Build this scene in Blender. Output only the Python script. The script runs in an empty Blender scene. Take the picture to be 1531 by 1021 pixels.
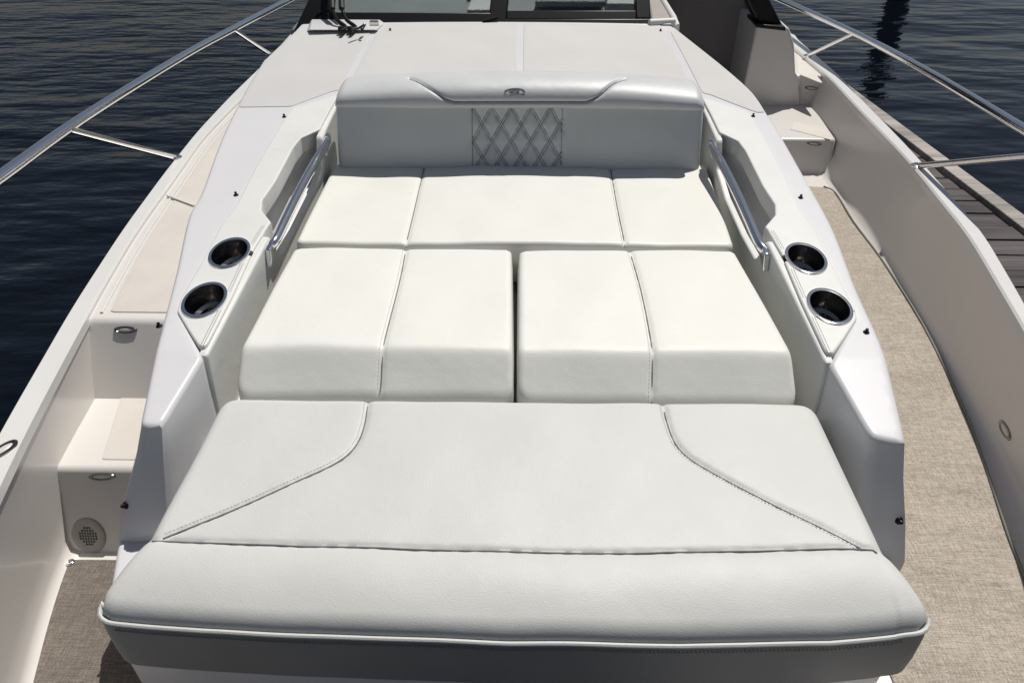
import bpy, math, random
import numpy as np
from mathutils import Vector
random.seed(4); rng = np.random.RandomState(3)
R = math.radians
col = bpy.context.scene.collection
sc = bpy.context.scene

# ------------------------------------------------------------------ camera numbers
PW, PH, F = 1531.0, 1021.0, 1105.0
PITCH, YAW, ROLL = R(37.0), R(0.83), R(0.126)
CAM = np.array([0.013, 0.0, 1.1])
def _axes():
    f = np.array([0, math.cos(PITCH), -math.sin(PITCH)]); r = np.array([1., 0, 0]); u = np.cross(r, f)
    c, s = math.cos(YAW), math.sin(YAW); Z = np.array([[c, -s, 0], [s, c, 0], [0, 0, 1]])
    f, r, u = Z @ f, Z @ r, Z @ u
    c, s = math.cos(ROLL), math.sin(ROLL)
    return f, c*r + s*u, -s*r + c*u
AF, AR, AU = _axes()
def onplane(px, py, p0, n):
    d = AF + AR*(px-PW/2)/F - AU*(py-PH/2)/F
    p0 = np.array(p0, float); n = np.array(n, float)
    return CAM + d*(np.dot(p0-CAM, n)/np.dot(d, n))
def at(px, py, z): return onplane(px, py, (0, 0, z), (0, 0, 1))
def atY(px, py, Y): return onplane(px, py, (0, Y, 0), (0, 1, 0))
def curve3(pts): return np.array([at(*p) for p in pts])

# ------------------------------------------------------------------ materials
def newmat(name):
    m = bpy.data.materials.new(name); m.use_nodes = True
    nt = m.node_tree; b = nt.nodes['Principled BSDF']
    return m, nt, b
def N(nt, t, **k):
    n = nt.nodes.new(t)
    for a, v in k.items():
        if a.startswith('i_'): n.inputs[a[2:].replace('_', ' ')].default_value = v
        else: setattr(n, a, v)
    return n
def coords(nt, scale=(1, 1, 1), rot=(0, 0, 0)):
    g = N(nt, 'ShaderNodeNewGeometry'); mp = N(nt, 'ShaderNodeMapping')
    mp.inputs['Scale'].default_value = scale; mp.inputs['Rotation'].default_value = rot
    nt.links.new(g.outputs['Position'], mp.inputs['Vector']); return mp.outputs['Vector']
def ramp(nt, fac, stops):
    r = N(nt, 'ShaderNodeValToRGB'); e = r.color_ramp.elements
    while len(e) < len(stops): e.new(.5)
    for i, (p, c) in enumerate(stops): e[i].position = p; e[i].color = (*c, 1)
    nt.links.new(fac, r.inputs['Fac']); return r.outputs['Color']
def noise(nt, vec, scale, detail=4, rough=.55):
    n = N(nt, 'ShaderNodeTexNoise'); n.inputs['Scale'].default_value = scale
    n.inputs['Detail'].default_value = detail; n.inputs['Roughness'].default_value = rough
    nt.links.new(vec, n.inputs['Vector']); return n.outputs['Fac']
def bump(nt, b, h, dist, strength=1, prev=None):
    bp = N(nt, 'ShaderNodeBump'); bp.inputs['Distance'].default_value = dist; bp.inputs['Strength'].default_value = strength
    nt.links.new(h, bp.inputs['Height'])
    if prev: nt.links.new(prev, bp.inputs['Normal'])
    nt.links.new(bp.outputs['Normal'], b.inputs['Normal']); return bp.outputs['Normal']
def surf(name, c, rough=.5, var=.06, vscale=3, metal=0, bumps=(), coat=0, spec=.5, rvar=0):
    m, nt, b = newmat(name)
    v = coords(nt)
    lo = tuple(x*(1-var) for x in c); hi = tuple(min(1, x*(1+var)) for x in c)
    nz = noise(nt, v, vscale, 8, .65)
    nt.links.new(ramp(nt, nz, [(.3, lo), (.7, hi)]), b.inputs['Base Color'])
    b.inputs['Roughness'].default_value = rough; b.inputs['Metallic'].default_value = metal
    b.inputs['Coat Weight'].default_value = coat; b.inputs['Specular IOR Level'].default_value = spec
    if rvar:
        mr = N(nt, 'ShaderNodeMapRange'); mr.inputs['To Min'].default_value = max(0, rough-rvar); mr.inputs['To Max'].default_value = rough+rvar
        nt.links.new(noise(nt, v, 14, 6), mr.inputs['Value']); nt.links.new(mr.outputs['Result'], b.inputs['Roughness'])
    prev = None
    for s, d in bumps: prev = bump(nt, b, noise(nt, v, s, 3), d, 1, prev)
    return m
M = {}
M['vinyl'] = surf('cushion_vinyl', (.545, .545, .52), .50, .02, 5, bumps=((6, .0028), (420, .0005)), spec=.4, rvar=.06)  # kept below the seat vinyl; its duller facing is put into the colour
M['vinyl_warm'] = surf('seat_vinyl', (.715, .712, .66), .46, .02, 6, bumps=((7, .003), (420, .0005)), spec=.4, rvar=.06)
M['vinyl_side'] = surf('coaming_vinyl', (.665, .665, .635), .45, .04, 6, bumps=((10, .002), (420, .0004)), spec=.4)
M['vinyl_band'] = surf('shaded_band_vinyl', (.24, .235, .23), .55, .05, 6, bumps=((9, .003), (420, .0005)), spec=.35)  # dark tone holds the shadow on the cushion's front face
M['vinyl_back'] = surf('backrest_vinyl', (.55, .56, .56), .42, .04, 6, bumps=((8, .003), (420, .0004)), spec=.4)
M['pocket'] = surf('pocket_lining', (.70, .69, .68), .3, .05, 6)
M['thread'] = surf('grey_thread', (.17, .17, .18), .8, .1, 60)
M['quilt_thread'] = surf('blue_grey_thread', (.21, .22, .24), .7, .1, 60)
M['thread_mid'] = surf('pale_grey_thread', (.33, .33, .33), .8, .1, 60)
M['thread_light'] = surf('light_thread', (.62, .62, .6), .8, .1, 60)
M['gel'] = surf('white_gelcoat', (.635, .63, .64), .38, .02, 4, bumps=((9, .0005),), coat=.18, spec=.4, rvar=.05)
M['nonskid'] = surf('textured_gelcoat', (.555, .545, .53), .6, .035, 5, bumps=((900, .0009), (300, .0006)), rvar=.05)
M['hullgel'] = surf('ivory_gelcoat', (.66, .63, .595), .3, .02, 2, bumps=((3, .0006),), coat=.2, rvar=.04)
M['treadgel'] = surf('ivory_textured_gelcoat', (.60, .56, .51), .6, .05, 8, bumps=((700, .001),))
M['caprail'] = surf('cap_gelcoat', (.66, .65, .63), .3, .03, 4, coat=.2)
M['hull_dark'] = surf('dark_hull', (.02, .022, .03), .2, .1, 4, coat=.4)
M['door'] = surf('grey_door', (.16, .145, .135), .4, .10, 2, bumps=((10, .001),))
M['steel'] = surf('polished_steel', (.78, .78, .78), .10, .05, 30, metal=1, bumps=((60, .0003),), rvar=.05)
M['cupsteel'] = surf('cup_steel', (.29, .28, .275), .22, .1, 60, metal=1, rvar=.1)
M['black'] = surf('black_paint', (.006, .006, .007), .35, .2, 20, spec=.3)
M['rubber'] = surf('black_rubber', (.012, .012, .013), .6, .2, 20)
M['plastic'] = surf('grey_plastic', (.36, .335, .31), .5, .08, 20)
M['binding'] = surf('mat_binding', (.20, .20, .17), .8, .1, 40)
M['dash'] = surf('grey_dashboard', (.20, .215, .21), .6, .15, 3, bumps=((200, .001),))
M['dash_light'] = surf('light_dashboard', (.48, .48, .47), .5, .1, 3)
M['lens'] = surf('frosted_lens', (.62, .57, .52), .25, .05, 30, coat=.5)
M['logo'] = surf('logo_thread', (.13, .14, .16), .6, .1, 60)
M['label'] = surf('label_print', (.07, .07, .08), .5, .1, 60)

def wood(name, a, bcol):
    m, nt, b = newmat(name); v = coords(nt, (1.2, 26, 10))
    n1 = noise(nt, v, 2.4, 10, .7); n2 = noise(nt, coords(nt, (.6, 7.1, 1)), 1.0, 2)
    mx = N(nt, 'ShaderNodeMath', operation='MULTIPLY'); nt.links.new(n1, mx.inputs[0]); nt.links.new(n2, mx.inputs[1])
    nt.links.new(ramp(nt, mx.outputs[0], [(.12, a), (.42, bcol)]), b.inputs['Base Color'])
    b.inputs['Roughness'].default_value = .85; bump(nt, b, n1, .004); return m
M['plank'] = wood('weathered_planks', (.018, .015, .016), (.13, .11, .112))
M['board'] = wood('bleached_board', (.16, .14, .13), (.50, .46, .42))
M['pile'] = surf('piling_wood', (.05, .04, .03), .9, .3, 8, bumps=((30, .01),))

def mat_woven(name, lo, mid, hi):
    m, nt, b = newmat(name)
    a = noise(nt, coords(nt, (34, 560, 1), (0, 0, R(3))), 1, 3, .7)
    c = noise(nt, coords(nt, (560, 40, 1), (0, 0, R(-2))), 1, 3, .7)
    f = noise(nt, coords(nt), 300, 3, .7); g = noise(nt, coords(nt), 5, 5, .6)
    s = N(nt, 'ShaderNodeMath', operation='ADD'); nt.links.new(a, s.inputs[0]); nt.links.new(c, s.inputs[1])
    s2 = N(nt, 'ShaderNodeMath', operation='ADD'); nt.links.new(s.outputs[0], s2.inputs[0]); nt.links.new(f, s2.inputs[1])
    s3 = N(nt, 'ShaderNodeMath', operation='MULTIPLY_ADD'); nt.links.new(g, s3.inputs[0]); s3.inputs[1].default_value = .22; nt.links.new(s2.outputs[0], s3.inputs[2])
    d = N(nt, 'ShaderNodeMath', operation='DIVIDE'); nt.links.new(s3.outputs[0], d.inputs[0]); d.inputs[1].default_value = 3.22
    nt.links.new(ramp(nt, d.outputs[0], [(.38, lo), (.5, mid), (.60, hi)]), b.inputs['Base Color'])
    b.inputs['Roughness'].default_value = .9; b.inputs['Specular IOR Level'].default_value = .2
    p = bump(nt, b, s2.outputs[0], .0012); bump(nt, b, noise(nt, coords(nt, (1, 3, 1), (0, 0, R(35))), 3.2, 3), .02, 1, p)
    return m
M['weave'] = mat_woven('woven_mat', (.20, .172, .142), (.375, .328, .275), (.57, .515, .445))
M['weave_shaded'] = mat_woven('shaded_woven_mat', (.09, .075, .062), (.17, .145, .125), (.28, .245, .21))  # darker copy of the weave, with the left mat's shade put in

m, nt, b = newmat('tinted_glass'); b.inputs['Base Color'].default_value = (.55, .60, .60, 1)
b.inputs['Transmission Weight'].default_value = 1; b.inputs['Roughness'].default_value = .02; b.inputs['IOR'].default_value = 1.45
bump(nt, b, noise(nt, coords(nt), 90, 3), .0002); M['glass'] = m

m, nt, b = newmat('harbour_water'); b.inputs['Base Color'].default_value = (.002, .0035, .0065, 1)
b.inputs['Roughness'].default_value = .02; b.inputs['IOR'].default_value = 1.33; b.inputs['Specular IOR Level'].default_value = .34
w1 = noise(nt, coords(nt, (1.1, 2.9, 1), (0, 0, R(8))), 2.0, 4, .5)
w2 = noise(nt, coords(nt, (.4, 1.0, 1), (0, 0, R(-14))), 1.3, 3, .5)
w3 = noise(nt, coords(nt, (5, 10, 1), (0, 0, R(4))), 1.4, 3, .5)
patch = N(nt, 'ShaderNodeMapRange'); patch.inputs['From Min'].default_value = .35; patch.inputs['From Max'].default_value = .65; patch.inputs['To Min'].default_value = .25; patch.inputs['To Max'].default_value = 1.2
nt.links.new(noise(nt, coords(nt, (.12, .35, 1)), 1, 2), patch.inputs['Value'])
mx = N(nt, 'ShaderNodeMath', operation='MULTIPLY'); nt.links.new(w1, mx.inputs[0]); nt.links.new(patch.outputs['Result'], mx.inputs[1])
p = bump(nt, b, mx.outputs[0], .06, .65); p = bump(nt, b, w2, .17, .6, p); bump(nt, b, w3, .003, .6, p); M['water'] = m

# ------------------------------------------------------------------ object helpers
ORG = {}
def tag(o, label=None, cat=None, group=None, kind=None):
    for k, v in (('label', label), ('category', cat), ('group', group), ('kind', kind)):
        if v: o[k] = v
    return o
def empty(name, loc, parent=None):
    o = bpy.data.objects.new(name, None); col.objects.link(o); o.empty_display_size = .1
    loc = np.array(loc, float); ORG[o.name] = loc
    if parent: o.parent = parent; o.location = loc - ORG[parent.name]
    else: o.location = loc
    return o
def link(name, verts, faces, mat, parent=None, smooth=40, bev=0, label=None):
    verts = np.array(verts, float)
    c = (verts.min(0)+verts.max(0))/2
    if not parent: c[2] = verts[:, 2].min()
    me = bpy.data.meshes.new(name); me.from_pydata((verts-c).tolist(), [], faces); me.update()
    me.materials.append(M[mat] if isinstance(mat, str) else mat)
    if smooth:
        for p_ in me.polygons: p_.use_smooth = True
        me.set_sharp_from_angle(angle=R(smooth))
    o = bpy.data.objects.new(name, me); col.objects.link(o); ORG[o.name] = c
    if parent: o.parent = parent; o.location = c - ORG[parent.name]
    else: o.location = c
    if bev:
        bm_ = o.modifiers.new('edge', 'BEVEL'); bm_.width = bev; bm_.segments = 3; bm_.limit_method = 'ANGLE'; bm_.angle_limit = R(35)
    if label: o['label'] = label
    return o
from mathutils.bvhtree import BVHTree
def hit(objs, px, py):
    d = AF + AR*(px-PW/2)/F - AU*(py-PH/2)/F; d /= np.linalg.norm(d); best = None
    for o in objs:
        c = ORG[o.name]; t = BVHTree.FromPolygons([v.co+Vector(c) for v in o.data.vertices], [tuple(p.vertices) for p in o.data.polygons])
        h = t.ray_cast(Vector(CAM), Vector(d))
        if h[0] is not None and (best is None or h[3] < best[2]): best = (np.array(h[0]), np.array(h[1]), h[3])
    if best is None: print('MISS', px, py); return at(px, py, 0), np.array([0, 0, 1.])
    n = best[1]; n = -n if np.dot(n, d) > 0 else n
    return best[0], n
class MB:
    def __init__(s): s.v = []; s.f = []
    def add(s, v, f):
        n = len(s.v); s.v += [tuple(x) for x in v]; s.f += [tuple(i+n for i in q) for q in f]; return s
    def box(s, c, d, rz=0, rx=0):
        v = []
        for x in (-.5, .5):
            for y in (-.5, .5):
                for z in (-.5, .5):
                    a, b_, e = x*d[0], y*d[1], z*d[2]
                    b_, e = b_*math.cos(rx)-e*math.sin(rx), b_*math.sin(rx)+e*math.cos(rx)
                    a, b_ = a*math.cos(rz)-b_*math.sin(rz), a*math.sin(rz)+b_*math.cos(rz)
                    v.append((c[0]+a, c[1]+b_, c[2]+e))
        return s.add(v, [(0, 1, 3, 2), (4, 6, 7, 5), (0, 4, 5, 1), (2, 3, 7, 6), (0, 2, 6, 4), (1, 5, 7, 3)])
    def slab(s, poly, n, t):
        poly = [np.array(p, float) for p in poly]; n = np.array(n, float); n /= np.linalg.norm(n); k = len(poly)
        v = poly + [p + n*t for p in poly]
        f = [tuple(range(k)), tuple(range(2*k-1, k-1, -1))] + [(i, i+k, (i+1) % k+k, (i+1) % k) for i in range(k)]
        return s.add(v, f)
    def tube(s, pts, r, seg=10, cap=True):
        pts = [np.array(p, float) for p in pts]; n = len(pts); v = []; up = None
        for i, p in enumerate(pts):
            t = pts[min(i+1, n-1)] - pts[max(i-1, 0)]; t /= (np.linalg.norm(t)+1e-12)
            if up is None: up = np.array([0, 0, 1.]) if abs(t[2]) < .9 else np.array([1., 0, 0])
            a = np.cross(t, up); a /= (np.linalg.norm(a)+1e-12); up = np.cross(a, t)
            rr = r[i] if hasattr(r, '__len__') else r
            for k in range(seg):
                th = 2*math.pi*k/seg; v.append(p + rr*(math.cos(th)*a + math.sin(th)*up))
        f = [(i*seg+k, i*seg+(k+1) % seg, (i+1)*seg+(k+1) % seg, (i+1)*seg+k) for i in range(n-1) for k in range(seg)]
        if cap: f += [tuple(range(seg-1, -1, -1)), tuple(range((n-1)*seg, n*seg))]
        return s.add(v, f)
    def lathe(s, prof, org, ax=(0, 0, 1), xs=1, ys=1, seg=40, xd=None):
        ax = np.array(ax, float); ax /= np.linalg.norm(ax); a = np.array(xd if xd is not None else (1., 0, 0)); a = a-ax*np.dot(a, ax); a /= np.linalg.norm(a); b_ = np.cross(ax, a)
        v = []
        for r_, h in prof:
            for k in range(seg):
                th = 2*math.pi*k/seg; v.append(np.array(org)+a*r_*xs*math.cos(th)+b_*r_*ys*math.sin(th)+ax*h)
        n = len(prof); f = [(i*seg+k, i*seg+(k+1) % seg, (i+1)*seg+(k+1) % seg, (i+1)*seg+k) for i in range(n-1) for k in range(seg)]
        return s.add(v, f)
    def build(s, name, mat, parent=None, smooth=40, bev=0, label=None): return link(name, s.v, s.f, mat, parent, smooth, bev, label)
def loft(secs, closed=False):
    n = len(secs[0]); v = [p for s_ in secs for p in s_]; f = []
    for i in range(len(secs)-1):
        for k in range(n if closed else n-1):
            f.append((i*n+k, (i+1)*n+k, (i+1)*n+(k+1) % n, i*n+(k+1) % n))
    return v, f
def smoothline(pts, per=8):
    pts = np.array(pts, float); out = []
    P = np.vstack([2*pts[0]-pts[1], pts, 2*pts[-1]-pts[-2]])
    for i in range(1, len(P)-2):
        for t in np.linspace(0, 1, per, endpoint=False):
            a, b_, c, d = P[i-1], P[i], P[i+1], P[i+2]
            out.append(.5*((2*b_)+(-a+c)*t+(2*a-5*b_+4*c-d)*t*t+(-a+3*b_-3*c+d)*t**3))
    out.append(P[-2]); return np.array(out)
def roundpoly(pts, rad):
    pts = np.array(pts, float)[:, :2]; n = len(pts); out = []
    for i in range(n):
        r = rad[i] if hasattr(rad, '__len__') else rad
        p, a, c = pts[i], pts[i-1], pts[(i+1) % n]
        u = a-p; w = c-p; lu, lw = np.linalg.norm(u), np.linalg.norm(w); u /= lu; w /= lw
        ang = math.acos(max(-1, min(1, float(np.dot(u, w))))); 
        if r <= 0 or ang > 3.05: out.append(p); continue
        d = min(r/math.tan(ang/2), lu*.48, lw*.48)
        A, C = p+u*d, p+w*d
        for t in np.linspace(0, 1, 8): out.append((1-t)**2*A+2*t*(1-t)*p+t*t*C)
    return np.array(out)
def segdist(P, A, B):
    best = np.full(len(P), 1e9); cl = np.zeros_like(P)
    for a, b_ in zip(A, B):
        ab = b_-a; L = ab@ab
        if L < 1e-14: continue
        t = np.clip(((P-a)@ab)/L, 0, 1); q = a+t[:, None]*ab; d = np.hypot(*(P-q).T)
        k = d < best; best[k] = d[k]; cl[k] = q[k]
    return best, cl
def linedist(P, lines):
    best = np.full(len(P), 1e9)
    for l in lines:
        l = np.array(l)[:, :2]; d, _ = segdist(P, l[:-1], l[1:]); best = np.minimum(best, d)
    return best
def densify(l, m):
    out = []
    for i in range(len(l)):
        a, b_ = l[i], l[(i+1) % len(l)]; n = max(1, int(math.ceil(np.hypot(*(b_-a))/m)))
        if np.hypot(*(b_-a)) < 1e-7: continue
        for k in range(n): out.append(a+(b_-a)*k/n)
    return np.array(out)
def densify_open(l, m):
    S = np.concatenate([[0], np.cumsum(np.hypot(*np.diff(l, axis=0).T))]); u = np.linspace(0, S[-1], max(2, int(S[-1]/m)))
    return np.stack([np.interp(u, S, l[:, k]) for k in (0, 1)], 1)
def vnorm(l, sign):
    t = np.roll(l, -1, 0)-l; t /= np.maximum(np.hypot(*t.T), 1e-9)[:, None]; n = np.stack([t[:, 1], -t[:, 0]], 1)
    v = n+np.roll(n, 1, 0); L = np.maximum(np.hypot(*v.T), 1e-6); v = v/L[:, None]
    c = np.clip(np.sum(v*n, 1), .5, 1); return v*sign, c
def sheet(loops, zf, res, r, depth, mp=None, skirt=None):
    A, B, NA, NB, RR = [], [], [], [], []
    for k, l in enumerate(loops):
        l = np.array(l)[:, :2]; l = densify(l, 2.5*res)
        area = np.sum(l[:, 0]*np.roll(l[:, 1], -1)-l[:, 1]*np.roll(l[:, 0], -1)); sign = (1 if area > 0 else -1)*(1 if k == 0 else -1)
        nv, c = vnorm(l, sign)
        if r > 0 and k == 0: l = l-nv*(r/c)[:, None]
        RR.append(np.full(len(l), r if k == 0 else 0.))
        A.append(l); B.append(np.roll(l, -1, 0)); NA.append(nv); NB.append(np.roll(nv, -1, 0))
    A, B, NA, NB = map(np.vstack, (A, B, NA, NB)); RR = np.concatenate(RR)
    lo, hi = A.min(0)-res, A.max(0)+res
    xs = np.arange(lo[0], hi[0]+res, res); ys = np.arange(lo[1], hi[1]+res, res)
    X, Y = np.meshgrid(xs, ys, indexing='ij'); P = np.stack([X.ravel(), Y.ravel()], 1)
    ins = np.zeros(len(P), bool); d = np.full(len(P), 1e9); cl = np.zeros_like(P); cn = np.zeros_like(P); cr = np.zeros(len(P))
    for a, b_, na, nb, r_ in zip(A, B, NA, NB, RR):
        if a[1] != b_[1]:
            c = ((a[1] > P[:, 1]) != (b_[1] > P[:, 1])); ins ^= c & (P[:, 0] < (b_[0]-a[0])*(P[:, 1]-a[1])/(b_[1]-a[1])+a[0])
        near = np.nonzero((np.abs(P[:, 0]-(a[0]+b_[0])/2) < 3*res+abs(a[0]-b_[0])) & (np.abs(P[:, 1]-(a[1]+b_[1])/2) < 3*res+abs(a[1]-b_[1])))[0]
        ab = b_-a; L = ab@ab
        if L < 1e-14 or not len(near): continue
        Q = P[near]; t = np.clip(((Q-a)@ab)/L, 0, 1); q = a+t[:, None]*ab; dd = np.hypot(*(Q-q).T); k = dd < d[near]; kk = near[k]
        d[kk] = dd[k]; cl[kk] = q[k]; cn[kk] = na+(nb-na)*t[k][:, None]; cr[kk] = r_
    inner = ins & (d > .4*res)
    P2 = np.where(inner[:, None], P, cl); cn = np.where(inner[:, None], 0, cn)
    ni, nj = len(xs), len(ys); I = np.arange(ni*nj).reshape(ni, nj)
    q = np.stack([I[:-1, :-1], I[1:, :-1], I[1:, 1:], I[:-1, 1:]], -1).reshape(-1, 4)
    q = q[inner[q].any(1)]
    used, inv = np.unique(q, return_inverse=True); q = inv.reshape(-1, 4); P2 = P2[used]; cn = cn[used]; cr = cr[used]
    key = np.round(P2*1e5).astype(np.int64); _, fi, iv = np.unique(key, axis=0, return_index=True, return_inverse=True); iv = iv.ravel()
    P2 = P2[fi]; cn = cn[fi]; cr = cr[fi]; q = iv[q]
    faces = []
    for f in q:
        g = []
        for i in f:
            if i not in g: g.append(int(i))
        if len(g) > 2: faces.append(tuple(g))
    h = zf(P2[:, 0], P2[:, 1])
    cnt = {}
    for f in faces:
        for i in range(len(f)):
            e = (f[i], f[(i+1) % len(f)])
            if (e[1], e[0]) in cnt: cnt.pop((e[1], e[0]))
            else: cnt[e] = 1
    V = [(*p, z) for p, z in zip(P2, h)]
    bv = np.array(sorted({i for e in cnt for i in e})); prev = {int(i): int(i) for i in bv}
    nn = cn[bv]; L = np.hypot(*nn.T); nn = nn/np.maximum(L, 1e-9)[:, None]
    rows = []
    if r > 0:
        for th in (R(18), R(36), R(54), R(72), R(90)):
            rb = cr[bv]; Q = P2[bv]+nn*rb[:, None]*math.sin(th); rows.append((Q, zf(Q[:, 0], Q[:, 1])-rb*(1-math.cos(th))))
    base_h = rows[-1][1] if rows else h[bv]; Q0 = rows[-1][0] if rows else P2[bv]
    if depth or skirt:
        for fr, out in (skirt or [(1.0, 0.0)]):
            bot = depth(Q0[:, 0], Q0[:, 1]) if callable(depth) else base_h-depth
            Q = Q0+nn*out; rows.append((Q, base_h+(bot-base_h)*fr))
    for Q, hh in rows:
        cur = {}
        for i, p_, z in zip(bv, Q, hh): cur[int(i)] = len(V); V.append((p_[0], p_[1], z))
        for a, b_ in cnt: faces.append((prev[b_], prev[a], cur[a], cur[b_]))
        prev = cur
    V = np.array(V, float)
    if mp: V = mp(V)
    return V, faces
def groove(P, lines, w=.0055, dep=.0045):
    d = linedist(P, lines); return -dep*np.exp(-(d/w)**2)
def puff(P, lines, w=.03, dep=.004):     # gentle roll of the foam down into a seam
    d = linedist(P, lines); m = 1+(.22*np.sin(P[:, 0]*170+P[:, 1]*60)*np.sin(P[:, 1]*190-P[:, 0]*35)+.2*np.sin(P[:, 0]*61)*np.sin(P[:, 1]*53))*np.exp(-d/.012); return -dep*m*np.exp(-d/w)
def wob(x, y, a=.0015, s=0): return a*(np.sin(9*x+3*y+s)+np.sin(-5*x+13*y+2*s)+.6*np.sin(21*x+17*y+s)+.5*np.sin(31*x-11*y))
def pts2(l, z): return np.array([at(a, b_, z) for a, b_ in l])
def threads(lines, zf, off, r, dash, gap):
    mb = MB()
    for l in lines:
        l = np.array(l)[:, :2]; seg = np.diff(l, axis=0); L = np.hypot(*seg.T); S = np.concatenate([[0], np.cumsum(L)])
        s = 0
        while s+dash < S[-1]:
            q = []
            for u in (s, s+dash):
                k = min(np.searchsorted(S, u, side='right')-1, len(seg)-1); t = (u-S[k])/max(L[k], 1e-9); p = l[k]+seg[k]*t
                nn = np.array([seg[k][1], -seg[k][0]])/max(L[k], 1e-9); p = p+nn*off
                q.append((p[0], p[1], float(zf(np.array([p[0]]), np.array([p[1]]))[0])+r*.35))
            mb.tube(q, r, 4); s += dash+gap
    return mb

# ================================================================== WATER
mb = MB(); mb.add([(-300, -60, -1.3), (300, -60, -1.3), (300, 600, -1.3), (-300, 600, -1.3)], [(0, 1, 2, 3)])
tag(mb.build('water', 'water', smooth=0), kind='structure')

# ================================================================== BOAT
SOLE = -.40; SOLE_L = -.50; GUN = -.08
boat = tag(empty('motor_boat', (0, 2.4, -1.3)), 'white motor boat with a bow sunpad lounge, moored beside a wooden dock', 'boat')

# ---- coaming / deck in plan, right side from the photo, mirrored
O_R = curve3([(1357, 664, .05), (1338, 590, .065), (1316, 516, .08), (1280, 433, .10), (1246, 340, .13), (1205, 262, .16), (1150, 175, .19), (1110, 125, .21), (1010, 42, .25)])
ZY = np.array([1.0, 1.1, 1.3, 1.6, 2.0, 2.4, 2.7, 3.6]); ZZ = np.array([.035, .055, .085, .11, .145, .185, .21, .255])
def ztop(x, y): return np.interp(y, ZY, ZZ)
P_R = np.array([at(a, b_, z) for a, b_, z in [(1280, 482, .09), (1276, 466, .092), (1261, 435, .10), (1240, 393, .113), (1220, 350, .125), (1196, 313, .14), (1175, 267, .155), (1147, 216, .175), (1124, 178, .19), (1117, 169, .195), (1048, 146, .205)]])
Osm = smoothline(O_R[:, :2], 6)
YD = 3.47
Osm = Osm[Osm[:, 1] < YD]
O_L = curve3([(208, 638, .05), (226, 545, .08), (243, 472, .10), (262, 401, .115), (281, 325, .13), (300, 283, .15), (333, 200, .18), (388, 103, .21), (400, 86, .22), (440, 43, .25)])
OL = smoothline(O_L[:, :2], 6); OL = OL[OL[:, 1] < YD]
wing_in = [at(1303, 655, .05)[:2], at(1288, 636, .05)[:2], at(1241, 540, .09)[:2]]
def mirror(p): return [(-x, y) for x, y in p][::-1]
right_in = [tuple(q) for q in wing_in] + [(q[0]-.012, q[1]) for q in P_R[:10, :2]] + [(.60, P_R[-1, 1]-.0)]
right_out = [tuple(q) for q in Osm]
loop = [right_out[i] for i in range(len(right_out)-1, -1, -1)]       # aft -> fwd along outer edge
left_out = [tuple(q) for q in OL]
loop = left_out + [(left_out[-1][0]+.005, YD), (right_out[-1][0]-.03, YD)] + loop + right_in + [(-x, y) for x, y in right_in[::-1]]
rad = .012
loopr = roundpoly(loop, [.02]*len(loop))
def zdeck(x, y): return ztop(x, y) + .012*(1-(x/.9)**2)*np.clip((y-2.5)/.5, 0, 1)
def deckbot(x, y): return SOLE_L-.02+0*x
V, Fc = sheet([loopr], zdeck, .010, rad, deckbot, skirt=[(.12, .0), (.3, .004), (.45, .006), (.6, .008), (1, .012)])
deck = None
t = np.clip((zdeck(V[:, 0], V[:, 1])-V[:, 2]-.02)/.23, 0, 1); w8 = np.clip((1.42-V[:, 1])/.3, 0, 1)
V[:, 1] -= .085*t*w8
wl = np.where(V[:, 0] < 0, .085, .04); V[:, 0] += np.sign(V[:, 0])*wl*t*w8*np.clip((np.abs(V[:, 0])-.70)/.06, 0, 1)
deck = link('deck', V, Fc, 'gel', boat)
# non-skid panels on the deck
Zoff = .0022
def zns(x, y): return zdeck(x, y)+Zoff
def panel(pts, rr=.02):
    V, Fc = sheet([roundpoly(pts, rr)], zns, .02, .0015, .002); return link('nonskid_panel', V, Fc, 'nonskid', boat)
c2 = lambda px, py: tuple(at(px, py, .235)[:2])
sL, sR = c2(1034, 119), c2(988, 46)
yb = 2.66
panel([(-.012, yb-.06), (-.012, 3.44), (-sR[0]+.0, 3.44), (-sL[0]+.0, sL[1]-.1)])
panel([(.012, yb-.06), (.012, 3.44), (sR[0], 3.44), (sL[0], sL[1]-.1)])
for s in (1, -1):
    o_ = [(x-.012, y) for x, y in (right_out if s > 0 else [(-a, b_) for a, b_ in left_out]) if y > 2.46]
    o_ = [(x, y) for x, y in o_ if y < 3.38]
    inn = [(P_R[9, 0]+.012, P_R[9, 1]+.02), (P_R[-1, 0]+.03, P_R[-1, 1]+.02), (sL[0]+.028, sL[1]-.08), (sR[0]+.028, 3.38)]
    pl = [(s*x, y) for x, y in (inn + o_[::-1])]
    panel(pl, .004)

# ---- trunk base under the sunpads
mb = MB()
base = [(-.62, .735), (-.745, .765), (-.80, .83), (-.87, 1.06), (.82, 1.06), (.765, .83), (.72, .765), (.62, .735)]
V, Fc = sheet([roundpoly(base, .05)], lambda x, y: -.205+0*x, .02, .012, lambda x, y: SOLE_L-.02)
link('trunk_base', V, Fc, 'gel', boat)
mb.box((0, 1.78, -.24), (1.37, 1.5, .25)); mb.build('sunpad_platform', 'gel', boat)

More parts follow.
